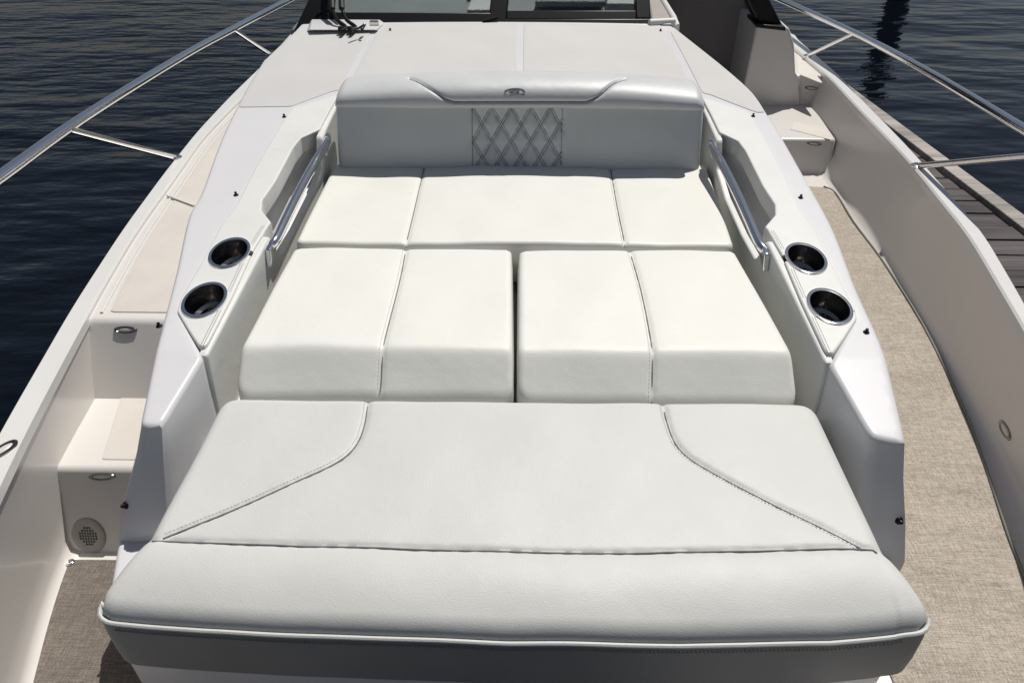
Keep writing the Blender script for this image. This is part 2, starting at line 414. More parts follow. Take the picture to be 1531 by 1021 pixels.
# ---- coaming pads (upholstered top panel with cup holders, inner side panel with pocket)
top_r = [(1240, 537, .09), (1262, 508, .09), (1280, 482, .09), (1276, 466, .092), (1261, 435, .10), (1240, 393, .113), (1220, 350, .125), (1196, 313, .14), (1175, 267, .155), (1147, 216, .175), (1124, 178, .19), (1117, 169, .195), (1048, 147, .205),
         (1062, 175, .19), (1075, 201, .18), (1103, 214, .175), (1114, 228, .17), (1140, 277, .155), (1158, 308, .14), (1159, 321, .14), (1143, 341, .13), (1147, 346, .128), (1167, 383, .115), (1197, 453, .10)]
TP = np.array([at(*p)[:2] for p in top_r])
rads = [.015, .0, .035, .0, 0, 0, 0, 0, 0, 0, .0, .03, .01, 0, .01, .02, .03, .0, .02, .02, .012, .0, 0, 0]
cupc = [at(1201, 390, .115)+np.array([.005, 0, 0]), at(1238, 461, .10)+np.array([.002, 0, 0])]
CR = .0475; CE = 1.34
def slope_at(y): return math.atan2(float(ztop(0, y+.1)-ztop(0, y-.1)), .2)
def zpad(x, y): return ztop(x, y)+.006
INX = .672
for s in (1, -1):
    lp = roundpoly([(s*x, y) for x, y in TP], rads)
    holes = [np.array([(s*c[0]+(CR+.001)*math.cos(t), c[1]+(CR+.001)*CE*math.sin(t)) for t in np.linspace(0, 2*math.pi, 48, endpoint=False)]) for c in cupc]
    V, Fc = sheet([lp]+holes, zpad, .0035, .005, .045)
    cp = link('coaming_pad', V, Fc, 'vinyl_side', boat, label='upholstered armrest panel on the %s of the sunpad' % ('right' if s > 0 else 'left'))
    # double row stitching along the inner edge
    ln = np.array([(s*x, y) for x, y in [TP[23]+(.012, .0), TP[22]+(.012, 0), TP[21]+(.012, 0)]])
    ln = np.vstack([[(s*(TP[0][0]+.008), TP[0][1]+.02)], ln])
    ln = densify_open(ln[np.argsort(ln[:, 1])], .008)
    segs_ = []; cur_ = []
    for p in ln:
        if any(((p[0]-s*c[0])/(CR+.007))**2+((p[1]-c[1])/(CR*CE+.007))**2 < 1 for c in cupc):
            if len(cur_) > 1: segs_.append(np.array(cur_))
            cur_ = []
        else: cur_.append(p)
    if len(cur_) > 1: segs_.append(np.array(cur_))
    for sg_ in segs_:
        for of_ in (.002, -.004): threads([sg_], zpad, of_, .0007, .005, .003).build('stitching', 'thread', cp)
    # cup holders
    for c in cupc:
        sl = slope_at(c[1]); ax = (0, -math.sin(sl), math.cos(sl)); org = (s*c[0], c[1], float(zpad(0, c[1]))+.001)
        ch = MB().lathe([(CR-.004, .001), (CR-.006, -.01), (CR-.006, -.05), (CR-.014, -.056), (CR-.016, -.085), (.02, -.088), (.001, -.088)], org, ax, 1, CE).build('cup_holder', 'cupsteel', boat)
        MB().lathe([(CR+.0045, .000), (CR+.004, .002), (CR+.001, .003), (CR-.003, .0022), (CR-.0045, -.004)], org, ax, 1, CE).build('rim', 'steel', ch)
        MB().lathe([(.016, -.0865), (.016, -.083), (.001, -.083)], org, ax, 1, CE, seg=24).build('drain', 'black', ch)
    # inner side panel in the (y, z) plane, with the notch of the pocket
    y0, yf, yr, y1 = at(1238, 537, .09)[1], at(1130, 368, .10)[1], at(1070, 212, .17)[1], 2.66
    def zt(y): return float(np.interp(y, ZY, ZZ))-.002
    lip = .10
    prof = [(y0-.035, -.14), (y0, zt(y0)), (1.5, zt(1.5)), (yf-.01, zt(yf)), (yf+.035, zt(yf)-.085), (1.95, zt(1.95)-lip), (2.15, zt(2.15)-lip), (yr-.045, zt(yr)-.08), (yr, zt(yr)), (y1, zt(y1)), (y1, -.14)]
    lp = roundpoly(prof, [0, .01, 0, .012, .03, .05, .05, .03, .012, 0, 0])
    def mp(V, s=s):
        out = np.empty_like(V); yy = V[:, 0]
        xin = np.interp(yy, [1.2, 1.3, 1.8, 2.3, 2.6], [.690, .686, .668, .645, .640])
        out[:, 1] = yy; out[:, 2] = V[:, 1]; out[:, 0] = s*(xin-V[:, 2]); return out
    V, Fc = sheet([lp], lambda a, b_: 0*a, .006, .007, .012, mp=mp)
    if s < 0: Fc = [f[::-1] for f in Fc]
    link('side_panel', V, Fc, 'vinyl_side', boat)
    # pocket liner
    mb = MB()
    ys_ = np.linspace(yf-.03, yr+.03, 14)
    rim = lambda y: float(np.interp(y, [1.78, 1.83, 1.90, 2.05, 2.24, 2.30, 2.36], [.665+.03, .745, .752, .748, .742, .72, .66]))
    secs = []
    for y in ys_:
        xi = float(np.interp(y, [1.2, 1.3, 1.8, 2.3, 2.6], [.690, .686, .668, .645, .640]))+.012
        xo = max(rim(y)+.004, xi+.02)
        secs.append([(s*xo, y, zt(y)-.004), (s*(xo+.002), y, zt(y)-.135), (s*(xo-.015), y, zt(y)-.155), (s*(xi+.005), y, zt(y)-.165), (s*xi, y, zt(y)-lip-.012)])
    v, f = loft(secs); mb.add(v, f)
    mb.build('storage_pocket', 'pocket', boat, smooth=60)
    # grab handle
    hz = lambda y: zt(y)-.022
    xi = lambda y: float(np.interp(y, [1.2, 1.3, 1.8, 2.3, 2.6], [.690, .686, .668, .645, .640]))
    hp = [(s*(xi(yf-.03)+.004), yf-.035, hz(yf)-.004), (s*(xi(yf)-.010), yf-.012, hz(yf)+.004)]
    for t in np.linspace(.05, .95, 10):
        y = yf+(yr-yf)*t; hp.append((s*(xi(y)-.013), y, hz(y)+.010*math.sin(math.pi*t)+.006))
    hp += [(s*(xi(yr)-.010), yr+.012, hz(yr)+.004), (s*(xi(yr)+.004), yr+.03, hz(yr)-.002)]
    gh = MB().tube(smoothline(hp, 4), .0135, 16).build('grab_handle', 'steel', boat, smooth=60)
    for yy in (yf-.03, yr+.02):
        mb = MB(); x0 = xi(yy)-.014; zc = hz(yy)
        mb.slab([(s*x0, yy-.045, zc-.035), (s*x0, yy-.03, zc+.012), (s*x0, yy+.028, zc+.016), (s*x0, yy+.034, zc-.008), (s*x0, yy+.0, zc-.018)], (s, 0, 0), .015)
        mb.build('bracket', 'steel', gh, bev=.003)

# ---- snap studs
def stud(p, n=(0, 0, 1), sc_=1.0):
    mb = MB(); p = np.array(p, float)
    mb.lathe([(.0001, .011), (.0035, .0105), (.0048, .008), (.0035, .005), (.004, .003), (.008, .002), (.009, 0)], p, n, sc_, sc_, 14)
    return mb.build('snap_stud', 'black', boat)
for (a, b_) in [(425, 175), (353, 292), (238, 488), (1126, 174), (1197, 296), (1295, 497)]:
    for _ in range(4):
        z0 = .15 if _ == 0 else z0; q = at(a, b_, z0); z0 = float(zdeck(q[0], q[1]))
    stud((q[0], q[1], z0), sc_=.85)
for (a, b_) in [(583, 42), (988, 43)]:
    q = at(a, b_, .262); stud((q[0], q[1], float(zdeck(q[0], q[1]))))
p_, n_ = hit([deck], 188, 755); stud(p_, n_); p_, n_ = hit([deck], 1344, 778); stud(p_, n_)

# ================================================================== CUSHIONS (each a thing of its own)
def lift(lines, z): return [densify_open(np.array([at(a, b_, z)[:2] for a, b_ in smoothline(l, 6)]), .012) for l in lines]
def cushion(name, outline, radii, zf0, lines, res, r, depth, mat, label, skirt=None, cat='cushion', threadmat='thread', tside=1, stitch=1):
    def zf(x, y):
        P = np.stack([x, y], 1); return zf0(x, y)+groove(P, lines)+puff(P, lines)
    V, Fc = sheet([roundpoly(outline, radii)], zf, res, r, depth, skirt=skirt)
    o = link(name, V, Fc, mat, smooth=60); tag(o, label, cat)
    if lines:
        tr = BVHTree.FromPolygons([Vector(p) for p in V], Fc)
        def zs(x, y):
            h_ = tr.ray_cast(Vector((float(x[0]), float(y[0]), 1)), Vector((0, 0, -1))); return np.array([h_[0].z if h_[0] is not None else -.3])
    for k, l in enumerate(lines):
        l = np.array([p for p in l if zs(p[0:1], p[1:2])[0] > -.1]); lines[k] = l
        zz_ = np.array([zs(p[0:1], p[1:2])[0] for p in l]); zz_ = np.convolve(np.pad(zz_, 2, mode='edge'), np.ones(5)/5, 'valid')
        MB().tube([(p[0], p[1], z_+(.0017 if len(lines) == 3 and k == 0 else .0009)) for p, z_ in zip(l, zz_)], .0016, 6).build('seam', threadmat, o)
    for l in (lines[-stitch:] if stitch else []): threads([l], zs, .0075*tside, .0006, .004, .003).build('stitching', 'thread_mid', o)
    return o
# --- front cushion
fl = [tuple(at(a, b_, z)[:2]) for a, b_, z in [(333, 591, 0), (222, 800, 0), (213, 808, -.0), (134, 917, -.03), (300, 929, -.032), (583, 942, -.035), (760, 949, -.035), (1020, 952, -.035), (1244, 947, -.033), (1402, 934, -.03), (1336, 833, 0), (1325, 823, 0), (1217, 600, 0)]]
foldl = lift([[(226, 806), (400, 811), (600, 817), (750, 821), (900, 823), (1100, 821), (1290, 819), (1313, 824)]], 0)
seams = lift([[(551, 585), (545, 630), (530, 665), (500, 690), (440, 718), (350, 757), (243, 803)], [(989, 592), (1001, 640), (1020, 672), (1060, 700), (1150, 748), (1220, 783), (1290, 818)]], 0)
fy = lambda x: np.interp(x, *zip(*sorted([(p[0], p[1]) for p in foldl[0]])))
def zfront(x, y):
    t = np.clip((fy(x)-y)/.15, 0, 1)
    z = -.034*t**1.5 + .006*np.sin(np.pi*np.clip(t, 0, 1))
    return z+wob(x, y, .0012)
front = cushion('sunpad_cushion', fl, [.045, .02, 0, .03, 0, 0, 0, 0, 0, .03, 0, .02, .045], zfront, foldl+seams, .005, .022, lambda x, y: -.195, 'vinyl',
                'widest sunpad cushion in front, light grey top toned down for its facing, stitched front band coloured in shade', skirt=[(.22, .002), (.6, .005), (.93, .001), (1, -.008)], stitch=2)
# front band: piping and band on the front face
edge = [p for p in roundpoly(fl, [.045, .02, 0, .03, 0, 0, 0, 0, 0, .03, 0, .02, .045])]
fr = np.array([p for p in edge if p[1] < .745]); fr = fr[np.argsort(fr[:, 0])]
def ez(p): return float(zfront(np.array([p[0]]), np.array([p[1]]))[0])-.022
def outw(i):
    t = fr[min(i+1, len(fr)-1)]-fr[max(i-1, 0)]; nn = np.array([t[1], -t[0]]); return nn/np.linalg.norm(nn)
dn = []; S_ = np.concatenate([[0], np.cumsum(np.hypot(*np.diff(fr, axis=0).T))])
fr = np.stack([np.interp(np.linspace(0, S_[-1], 160), S_, fr[:, k]) for k in (0, 1)], 1)
secs = []
for i, p in enumerate(fr):
    n_ = outw(i); z0 = ez(p)-.007
    secs.append([(p[0]+n_[0]*o_, p[1]+n_[1]*o_, z0+h) for o_, h in ((-.002, .006), (.004, .002), (.0075, -.03), (.0085, -.075), (.006, -.122), (-.004, -.130))])
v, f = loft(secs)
nb = link('front_band', v, f, 'vinyl_band', front, label='vinyl band along the front face, its shadow put into the colour')
pl = []
MB().tube([(p[0]+outw(i)[0]*.004, p[1]+outw(i)[1]*.004, ez(p)-.0005) for i, p in enumerate(fr)], .0042, 8).build('piping', 'vinyl', front)
def stitchrow(path, r, dash, gap, slant, mat):
    mb = MB(); path = np.array(path); L = np.linalg.norm(np.diff(path, axis=0), axis=1); S = np.concatenate([[0], np.cumsum(L)]); s = 0
    f3 = lambda u: np.array([np.interp(u, S, path[:, k]) for k in range(3)])
    while s+dash < S[-1]: a = f3(s); b_ = f3(s+dash); b_[2] -= slant; mb.tube([a, b_], r, 4); s += dash+gap
    return mb.build('stitching', mat, front)
stitchrow([(p[0]-outw(i)[0]*.0035, p[1]-outw(i)[1]*.0035, ez(p)+.0105) for i, p in enumerate(fr) if 5 < i < 154], .0009, .003, .0035, .002, 'thread')
stitchrow([(p[0]+outw(i)[0]*.0075, p[1]+outw(i)[1]*.0075, ez(p)-.013) for i, p in enumerate(fr) if 5 < i < 154], .0011, .004, .003, .004, 'thread')

# --- mid cushions
ZM = .065
def mid(outl, seam, label):
    o2 = [tuple(at(*p)[:2]) for p in outl]; yfr = min(p[1] for p in o2)
    def zf(x, y): 
        u = (y-yfr)/.092; z = ZM-.078*(np.logaddexp(0, (1-u)*16)/16); return z+wob(x, y, .0014, seam[0][0])+.004*np.sin(np.pi*np.clip((y-yfr)/.7, 0, 1))
    return cushion('sunpad_cushion', o2, [.018, .018, .03, .035], zf, lift([seam], ZM*.8), .0055, .014, .12, 'vinyl_warm', label, skirt=[(.3, .003), (1, -.004)], threadmat='thread')
mid([(440, 371, ZM), (765, 371, ZM), (767, 590, 0), (349, 588, 0)], [(610, 364), (597, 430), (577, 510), (557, 592)], 'square ivory seat cushion in the left half of the middle row')
mid([(776, 373, ZM), (1098, 374, ZM), (1196, 598, 0), (774, 592, 0)], [(936, 366), (955, 430), (972, 510), (983, 596)], 'square ivory seat cushion in the right half of the middle row')
# --- rear cushion
ZR = .068
ro = [tuple(at(*p)[:2]) for p in [(500, 243, ZR), (1056, 245, ZR), (1098, 369, .064), (441, 364, .064)]]
cushion('sunpad_cushion', ro, [.02, .02, .02, .02], lambda x, y: ZR+wob(x, y, .0014, 2)+.003*np.cos(3*x), lift([[(636, 240), (622, 300), (605, 370)], [(911, 240), (922, 300), (936, 372)]], ZR), .0055, .014, .12,
        'vinyl_warm', 'long ivory cushion at the foot of the backrest, with two seams', skirt=[(.3, .003), (1, -.004)])

# --- backrest
bk = tag(empty('backrest', (0, 2.5, 0)), 'upright padded backrest with a diamond quilted centre panel and rolled headrest', 'backrest')
yb0 = at(777, 247, ZR)[1]; xw = .610
zb0 = ZR-.02; face_h = .216; lean = .055
def mpback(V):
    out = np.empty_like(V); t = V[:, 1]
    out[:, 0] = V[:, 0]; out[:, 1] = yb0+.0+lean*t/face_h-V[:, 2]; out[:, 2] = zb0+t; return out
qx = (atY(840, 200, yb0)[0]-atY(706, 200, yb0)[0])/2; qc = (atY(840, 200, yb0)[0]+atY(706, 200, yb0)[0])/2
q0, q1 = qc-qx, qc+qx
nd = 4.6; dw = 2*qx/nd; hh = face_h+.02
slope = .104/dw
dlines = []
def clipl(a, b_, lo, hi):
    a = np.array(a, float); b_ = np.array(b_, float); d = b_-a; t0, t1 = 0., 1.
    for k in (0, 1):
        if abs(d[k]) < 1e-9: continue
        u, w = (lo[k]-a[k])/d[k], (hi[k]-a[k])/d[k]
        if u > w: u, w = w, u
        t0, t1 = max(t0, u), min(t1, w)
    return None if t1-t0 < .01 else (a+d*t0, a+d*t1)
for k in range(-8, 14):
    for sg in (1, -1):
        for e in (-.004, .004):
            x0 = q0+dw*k+e*1.0+(0 if sg > 0 else 0)
            c = clipl((x0, 0), (x0+sg*hh/slope*1.0, hh), (q0, -.0), (q1, hh))
            if c: dlines.append(np.array(c))
vl = [np.array([(q0, -.01), (q0, hh)]), np.array([(q1, -.01), (q1, hh)])]
def zfb(x, t):
    P = np.stack([x, t], 1); h = .004*np.sin(np.pi*t/face_h)+wob(x, t, .0010, 5)*.6
    k = (x > q0-.02) & (x < q1+.02); g = np.zeros_like(x)
    if k.any():
        g[k] = groove(P[k], dlines, .003, .003)+puff(P[k], dlines, .011, .008)
    return .03+h+g+groove(P, vl, .003, .004)
V, Fc = sheet([roundpoly([(-xw, 0), (xw, 0), (xw-.008, hh), (-xw+.008, hh)], [.03, .03, 0, 0])], zfb, .0035, .018, .09); qb = BVHTree.FromPolygons([Vector(p) for p in V], Fc); V = mpback(V)
Fc = [f_[::-1] for f_ in Fc]; lo_ = link('back_panel', V, Fc, 'vinyl_back', bk, smooth=60)
mb = MB()
for l in dlines+vl:
    q = []
    for t in np.linspace(0, 1, 40):
        p = l[0]+(l[1]-l[0])*t; h_ = qb.ray_cast(Vector((p[0], p[1], 1)), Vector((0, 0, -1)))[0]
        if h_ is not None: q.append((p[0], p[1], h_.z+.0003))
    if len(q) > 3:
        q = np.array(q); q[1:-1, 2] = (q[:-2, 2]+q[1:-1, 2]+q[2:, 2])/3; mb.tube(mpback(q), .00115, 4)
mb.build('stitching', 'quilt_thread', bk)
# headrest roll
yh = yb0+lean-.03
prof = np.array([(.020, .163), (-.012, .166), (-.024, .176), (-.027, .195), (-.022, .222), (-.008, .248), (.016, .268), (.05, .281), (.09, .284), (.13, .276), (.155, .25), (.165, .20), (.165, .12)])
prof = np.array(prof); prof[:, 1] = .208+(prof[:, 1]-.163)*.69; prof = smoothline(prof, 7); AL = np.concatenate([[0], np.cumsum(np.hypot(*np.diff(prof, axis=0).T))])
xs_ = np.linspace(-1, 1, 331)
hx = .600
arcv = lambda yz: AL[int(np.argmin(np.hypot(prof[:, 0]-yz[0], prof[:, 1]-yz[1])))]
a_top = arcv((.075, .292)); a_mid = arcv((-.014, .264)); a_low = arcv((-.024, .234))
X_ = lambda px: atY(px, 130, yh)[0]
hs = [np.array([(X_(608), a_top), (X_(625), a_top-.035), (X_(655), (a_mid+a_low)/2+.012), (X_(675), a_low+.003), (X_(700), a_low), (X_(860), a_low), (X_(880), a_low+.004), (X_(898), (a_mid+a_low)/2+.012), (X_(920), a_top-.035), (X_(940), a_top)])]
hs = [smoothline(hs[0], 6)]
secs = []; G = []
for u in xs_:
    x = hx*u; e = max(0, abs(x)-(hx-.03))/.03; sq = math.sqrt(max(0, 1-e*e)) if e > 0 else 1; sq = .35+.65*sq if e > 0 else 1
    k = 1-.34*abs(u)**2.2; cy, cz = .07, .17
    row = []
    for (py_, pz_) in prof:
        yy = py_; zz = pz_
        zz = .208+(zz-.208)*k if zz > .208 else zz
        yy2 = cy+(yy-cy)*(.80+.20*sq if e > 0 else 1); zz2 = .208+(zz-.208)*(sq if e > 0 else 1)
        row.append([x, yy2+.004*math.sin(7*x), zz2])
    secs.append(row)
secs = np.array(secs)
Pq = np.stack([np.repeat(hx*xs_, len(prof)), np.tile(AL, len(xs_))], 1)
g = (groove(Pq, hs, .0055, .005)+puff(Pq, hs, .02, .004)).reshape(len(xs_), len(prof))
tang = np.gradient(prof, axis=0); nrm = np.stack([tang[:, 1], -tang[:, 0]], 1); nrm /= np.linalg.norm(nrm, axis=1)[:, None]; nrm = -nrm
# make the normals point outwards (away from the roll centre)
ctr = np.array([.07, .24]); sgn = np.sign(np.sum(nrm*(prof-ctr), axis=1)); nrm *= sgn[:, None]
secs[:, :, 1] += g*nrm[None, :, 0]; secs[:, :, 2] += g*nrm[None, :, 1]
secs[:, :, 1] += yh; secs[:, :, 2] += ZR-.02
v, f = loft([list(map(tuple, s_)) for s_ in secs])
npf = len(prof); v = list(v)
f += [tuple(range(npf))[::1], tuple(range((len(xs_)-1)*npf, len(xs_)*npf))[::-1]]
hr = link('headrest', v, f, 'vinyl_back', bk, smooth=60)
def onroll(x, a):
    i = np.interp(x, hx*xs_, np.arange(len(xs_))); j = np.interp(a, AL, np.arange(npf)); i0, j0 = int(i), int(j); i1, j1 = min(i0+1, len(xs_)-1), min(j0+1, npf-1); fi, fj = i-i0, j-j0
    return (secs[i0, j0]*(1-fi)*(1-fj)+secs[i1, j0]*fi*(1-fj)+secs[i0, j1]*(1-fi)*fj+secs[i1, j1]*fi*fj)
MB().tube([onroll(*p)+np.array([0, -.0008, .0008]) for p in densify_open(hs[0], .006)], .0017, 6).build('seam', 'thread', hr)
# oval emblem with a looping letter on the headrest
cx_, ca = X_(770), a_mid+.002; mb = MB()
ow, oh = .033, .0125
def lg(pts): mb.tube([onroll(cx_+ow*a, ca+oh*b_) + np.array([0, -.0012, .0012]) for a, b_ in smoothline(pts, 6)], .00115, 5)
lg([(-.15, -.95), (-.62, -.78), (-.95, -.25), (-.95, .25), (-.6, .72), (0, .95), (.6, .78), (.92, .3), (.9, -.3), (.55, -.85)])
lg([(-.55, .35), (.0, .45), (.38, .32), (.38, .02), (.05, -.12), (-.2, -.1)]); lg([(-.05, .38), (-.3, -.3), (-.5, -.95)]); lg([(.05, -.12), (.25, -.5), (.55, -.85), (.95, -.8)])
mb.build('emblem', 'logo', hr)
# ================================================================== GUNWALES, BULWARKS, SIDE DECKS
def resample(c, ys):
    c = c[np.argsort(c[:, 1])]; return np.stack([np.interp(ys, c[:, 1], c[:, 0]), ys], 1)
def ext(c, pts): return np.vstack([c, np.array(pts)])
# left
LO = curve3([(420, 66, GUN), (397, 92, GUN), (345, 142, GUN), (293, 197, GUN), (245, 257, GUN), (182, 342, GUN), (106, 458, GUN), (42, 568, GUN), (0, 640, GUN)])
LI = curve3([(410, 100, GUN), (352, 155, GUN), (303, 205, GUN), (263, 262, GUN), (203, 345, GUN), (158, 420, GUN), (118, 492, GUN), (60, 600, GUN), (18, 682, GUN)])
RO = curve3([(1206, 70, GUN), (1255, 112, GUN), (1300, 160, GUN), (1355, 214, GUN), (1386, 250, GUN), (1430, 300, GUN), (1470, 345, GUN), (1531, 448, GUN)])
RI = curve3([(1192, 75, GUN), (1239, 114, GUN), (1286, 165, GUN), (1340, 220, GUN), (1369, 252, GUN), (1410, 304, GUN), (1448, 350, GUN), (1531, 490, GUN)])
def grow(c, dx):      # continue the curves ahead (towards the bow) and astern, out of sight
    c = c[np.argsort(c[:, 1])]; a, b_ = c[0], c[1]; s_ = (b_[0]-a[0])/(b_[1]-a[1]); s1 = (c[-1][0]-c[-2][0])/(c[-1][1]-c[-2][1]); sg = np.sign(a[0])
    s_ = sg*min(abs(s_), .35); fw = [(a[0]-s_*.3-sg*.01, a[1]-.3, a[2]), (a[0]-s_*.8-sg*.06, a[1]-.8, a[2]), (a[0]-s_*1.3-sg*.15, a[1]-1.3, a[2])][::-1]
    return np.vstack([fw, c, [(c[-1][0]+s1*.2, c[-1][1]+.4, c[-1][2]), (c[-1][0]+s1*.2, c[-1][1]+3, c[-1][2])]])
LO, LI, RO, RI = [grow(c, 0) for c in (LO, LI, RO, RI)]
WB_L = curve3([(150, 700, SOLE_L), (90, 834, SOLE_L), (75, 894, SOLE_L), (41, 1018, SOLE_L)]); WB_L = np.vstack([WB_L, [(WB_L[-1][0]+.15, WB_L[-1][1]-.5, SOLE_L), (WB_L[-1][0]+.5, WB_L[-1][1]-1.1, SOLE_L)]]); WB_L = np.vstack([[(-1.14, 4.5, SOLE_L), (-1.16, 1.8, SOLE_L)], WB_L[1:]])
WB_R = curve3([(1204, 228, SOLE), (1246, 272, SOLE), (1266, 307, SOLE), (1314, 371, SOLE), (1362, 449, SOLE), (1407, 523, SOLE), (1467, 635, SOLE), (1494, 690, SOLE), (1531, 767, SOLE)])
WB_R = grow(WB_R, 0)
print('LO', LO.round(2).tolist()); print('RO', RO.round(2).tolist()); print('RI', RI.round(2).tolist()); print('WBR', WB_R.round(2).tolist()); print('LI', LI.round(2).tolist()); print('WBL', WB_L.round(2).tolist())
BW = []
def side(s, CO, CI, WB, nm, SOLE=SOLE):
    ys = np.arange(.1, 5.2, .03)
    sm = lambda c: np.convolve(np.pad(resample(c, ys)[:, 0], 4, mode='edge'), np.ones(9)/9, 'valid')
    o_, i_, w_ = sm(CO), sm(CI), sm(WB); w_ = np.convolve(np.pad(w_, 7, mode='edge'), np.ones(15)/15, 'valid')
    secs, caps, hulls = [], [], []
    for k, y in enumerate(ys):
        xo, xi_, xw_ = o_[k], i_[k], w_[k]
        if s*xo < s*xi_+.015: xo = xi_+s*.015
        g = GUN
        caps.append([(xi_-s*.001, y, g-.03), (xi_, y, g-.006), (xi_+s*.006, y, g), (xo-s*.006, y, g), (xo, y, g-.006), (xo+s*.004, y, g-.05), (xo-s*.01, y, g-.06)])
        secs.append([(xi_+s*.002, y, g-.025), (xi_+(xw_-xi_)*.25+s*.012, y, g+(SOLE-g)*.3), (xi_+(xw_-xi_)*.7+s*.010, y, g+(SOLE-g)*.75), (xw_+s*.003, y, SOLE+.035), (xw_-s*.006, y, SOLE+.008), (xw_-s*.03, y, SOLE+.0)])
        xh = s*max(s*xo-.004, s*xw_+.03, s*xi_+.03); hulls.append([(xo-s*.004, y, g-.05), (xh, y, g-.12), (xh, y, g-.5), (xh-s*.05, y, g-.75), (xh-s*.20, y, -1.45)])
    v, f = loft(caps); (f := [q[::-1] for q in f]) if s > 0 else 0
    link('gunwale', v, f, 'caprail', boat, label='%s gunwale cap' % nm)
    v, f = loft(secs); BW.append(link('bulwark', v, f, 'hullgel', boat, smooth=60, label='inner face of the %s bulwark' % nm))
    v, f = loft(hulls); link('hull_side', v, f, 'hull_dark', boat, smooth=60)
    return ys, o_, i_, w_
yL, oL, iL, wL = side(-1, LO, LI, WB_L, 'left', SOLE_L)
yR_, oR, iR, wR = side(1, RO, RI, WB_R, 'right')
# sole
mb = MB(); 
sp = [(np.interp(y, yL, wL)-.03, y) for y in np.linspace(.1, 5.1, 40)]; sq_ = [(np.interp(y, yR_, wR)+.03, y) for y in np.linspace(.1, 5.1, 40)]
f = [(i, i+40, i+41, i+1) for i in range(39)]
mb.add([(x, y, SOLE_L) for x, y in sp]+[(-.3, y, SOLE_L) for x, y in sp], f); mb.build('sole', 'hullgel', boat)
mb = MB(); mb.add([(.3, y, SOLE) for x, y in sq_]+[(x, y, SOLE) for x, y in sq_], f); mb.build('sole', 'hullgel', boat)
# left side deck and steps (solid blocks)
def steps(name, poly_xy, ztop_, rake, mat='hullgel', r=.012, lab=None, res=.012):
    zb = (SOLE_L if poly_xy[0][0] < 0 else SOLE)-.01
    V, Fc = sheet([roundpoly(poly_xy, .02)], lambda x, y: ztop_+0*x, res, r, lambda x, y: zb)
    V = np.array(V); t = np.clip((ztop_-V[:, 2])/(ztop_-zb), 0, 1); ymin = min(p[1] for p in poly_xy)
    k = V[:, 1] < ymin+.08; V[k, 1] -= rake*t[k]
    return link(name, V, Fc, mat, boat, smooth=50, label=lab)
ZD, ZT = -.095, -.28
yr1 = at(170, 478, ZD)[1]; yr2 = at(150, 700, ZT)[1]; yrb = at(120, 834, SOLE_L)[1]; yr1b = at(160, 597, ZT)[1]
li = lambda y: float(np.interp(y, yL, iL)); ou = lambda y: float(np.interp(y, OL[:, 1], -OL[:, 0]))
print('steps', yr1, yr1b, yr2, yrb)
ysd = np.linspace(yr1, 4.6, 14)
poly = [(li(y)-.03, y) for y in ysd]+[(-.55, 4.6), (-.55, 3.5)]+[(-ou(y)+.03, y) for y in ysd[::-1] if y < 3.45]
rake1 = (yr1-yr1b)*(ZD-SOLE_L)/(ZD-ZT)
sd1 = steps('side_deck', poly, ZD, rake1, lab='raised left side deck with a rounded step down')
pn = [(li(y)+.045, y) for y in ysd[:12]]; pn2 = [(-ou(y)-.02, y) for y in ysd[:12][::-1]]
V, Fc = sheet([roundpoly([(pn[0][0], pn[0][1]+.035)]+pn[1:]+[(p if j < 11 else (p[0], p[1]+.035)) for j, p in enumerate(pn2)], .01)], lambda x, y: ZD+.003+0*x, .02, .002, .003)
link('nonskid_panel', V, Fc, 'treadgel', boat)
MB().tube([(li(y)+.028, y, ZD+.001) for y in np.linspace(yr1+.03, 4.3, 30)], .005, 8).build('deck_bead', 'caprail', boat)
ct = at(250, 293, ZD+.006); cb = at(290, 308, ZD+.006)
MB().tube([ct, cb], .004, 6).build('deck_seam', 'caprail', boat)
poly = [(li(y)-.09, y) for y in np.linspace(yr2, yr1+.05, 8)]+[(-.80, yr1+.05), (-.80, yr2)]
rake2 = (yr2-yrb)*.85
sd2 = steps('step', poly, ZT, rake2, lab='lit lower step in the left walkway', res=.008)
x1 = li(yr2)+.075
V, Fc = sheet([roundpoly([(x1, yr2+.03), (li(yr1)+.07, yr1-.055), (-.90, yr1-.055), (-.90, yr2+.03)], .008)], lambda x, y: ZT+.002+0*x, .01, .001, .002)
link('nonskid_panel', V, Fc, 'treadgel', boat)
# right steps aft
ZTR = -.245; YB = 3.36; YA = 3.90
ri = lambda y: float(np.interp(y, yR_, wR))
poly = [(.78, YB+.05), (ri(YB)+.03, YB+.05), (ri(YA)+.1, YA+.1), (.78, YA+.1)]
sd3 = steps('step', poly, ZTR, .05, lab='lower step in the right passage', res=.008)
t0 = at(1185, 185, ZTR); tl = [at(a, b_, ZTR)[:2] for a, b_ in [(1181, 194), (1187, 182), (1230, 192), (1243, 210)]]
V, Fc = sheet([roundpoly(tl, .008)], lambda x, y: ZTR+.002+0*x, .01, .001, .002); link('nonskid_panel', V, Fc, 'treadgel', boat)  # sunlit patch of the tread put in as the panel's outline
ztp = float(atY(1192, 113, YA)[2])
print('upper tread z', ztp)
poly = [(atY(1190, 113, YA)[0]-.02, YA), (ri(YA)+.12, YA), (ri(YA)+.2, 4.7), (atY(1190, 113, YA)[0]-.02, 4.7)]
sd4 = steps('step', poly, ztp, .03, lab='upper step beside the windscreen block', res=.02)
V, Fc = sheet([roundpoly([at(a, b_, ztp)[:2] for a, b_ in [(1193, 111), (1189, 76), (1232, 127)]], .012)], lambda x, y: ztp+.002+0*x, .01, .001, .002); link('nonskid_panel', V, Fc, 'treadgel', boat)
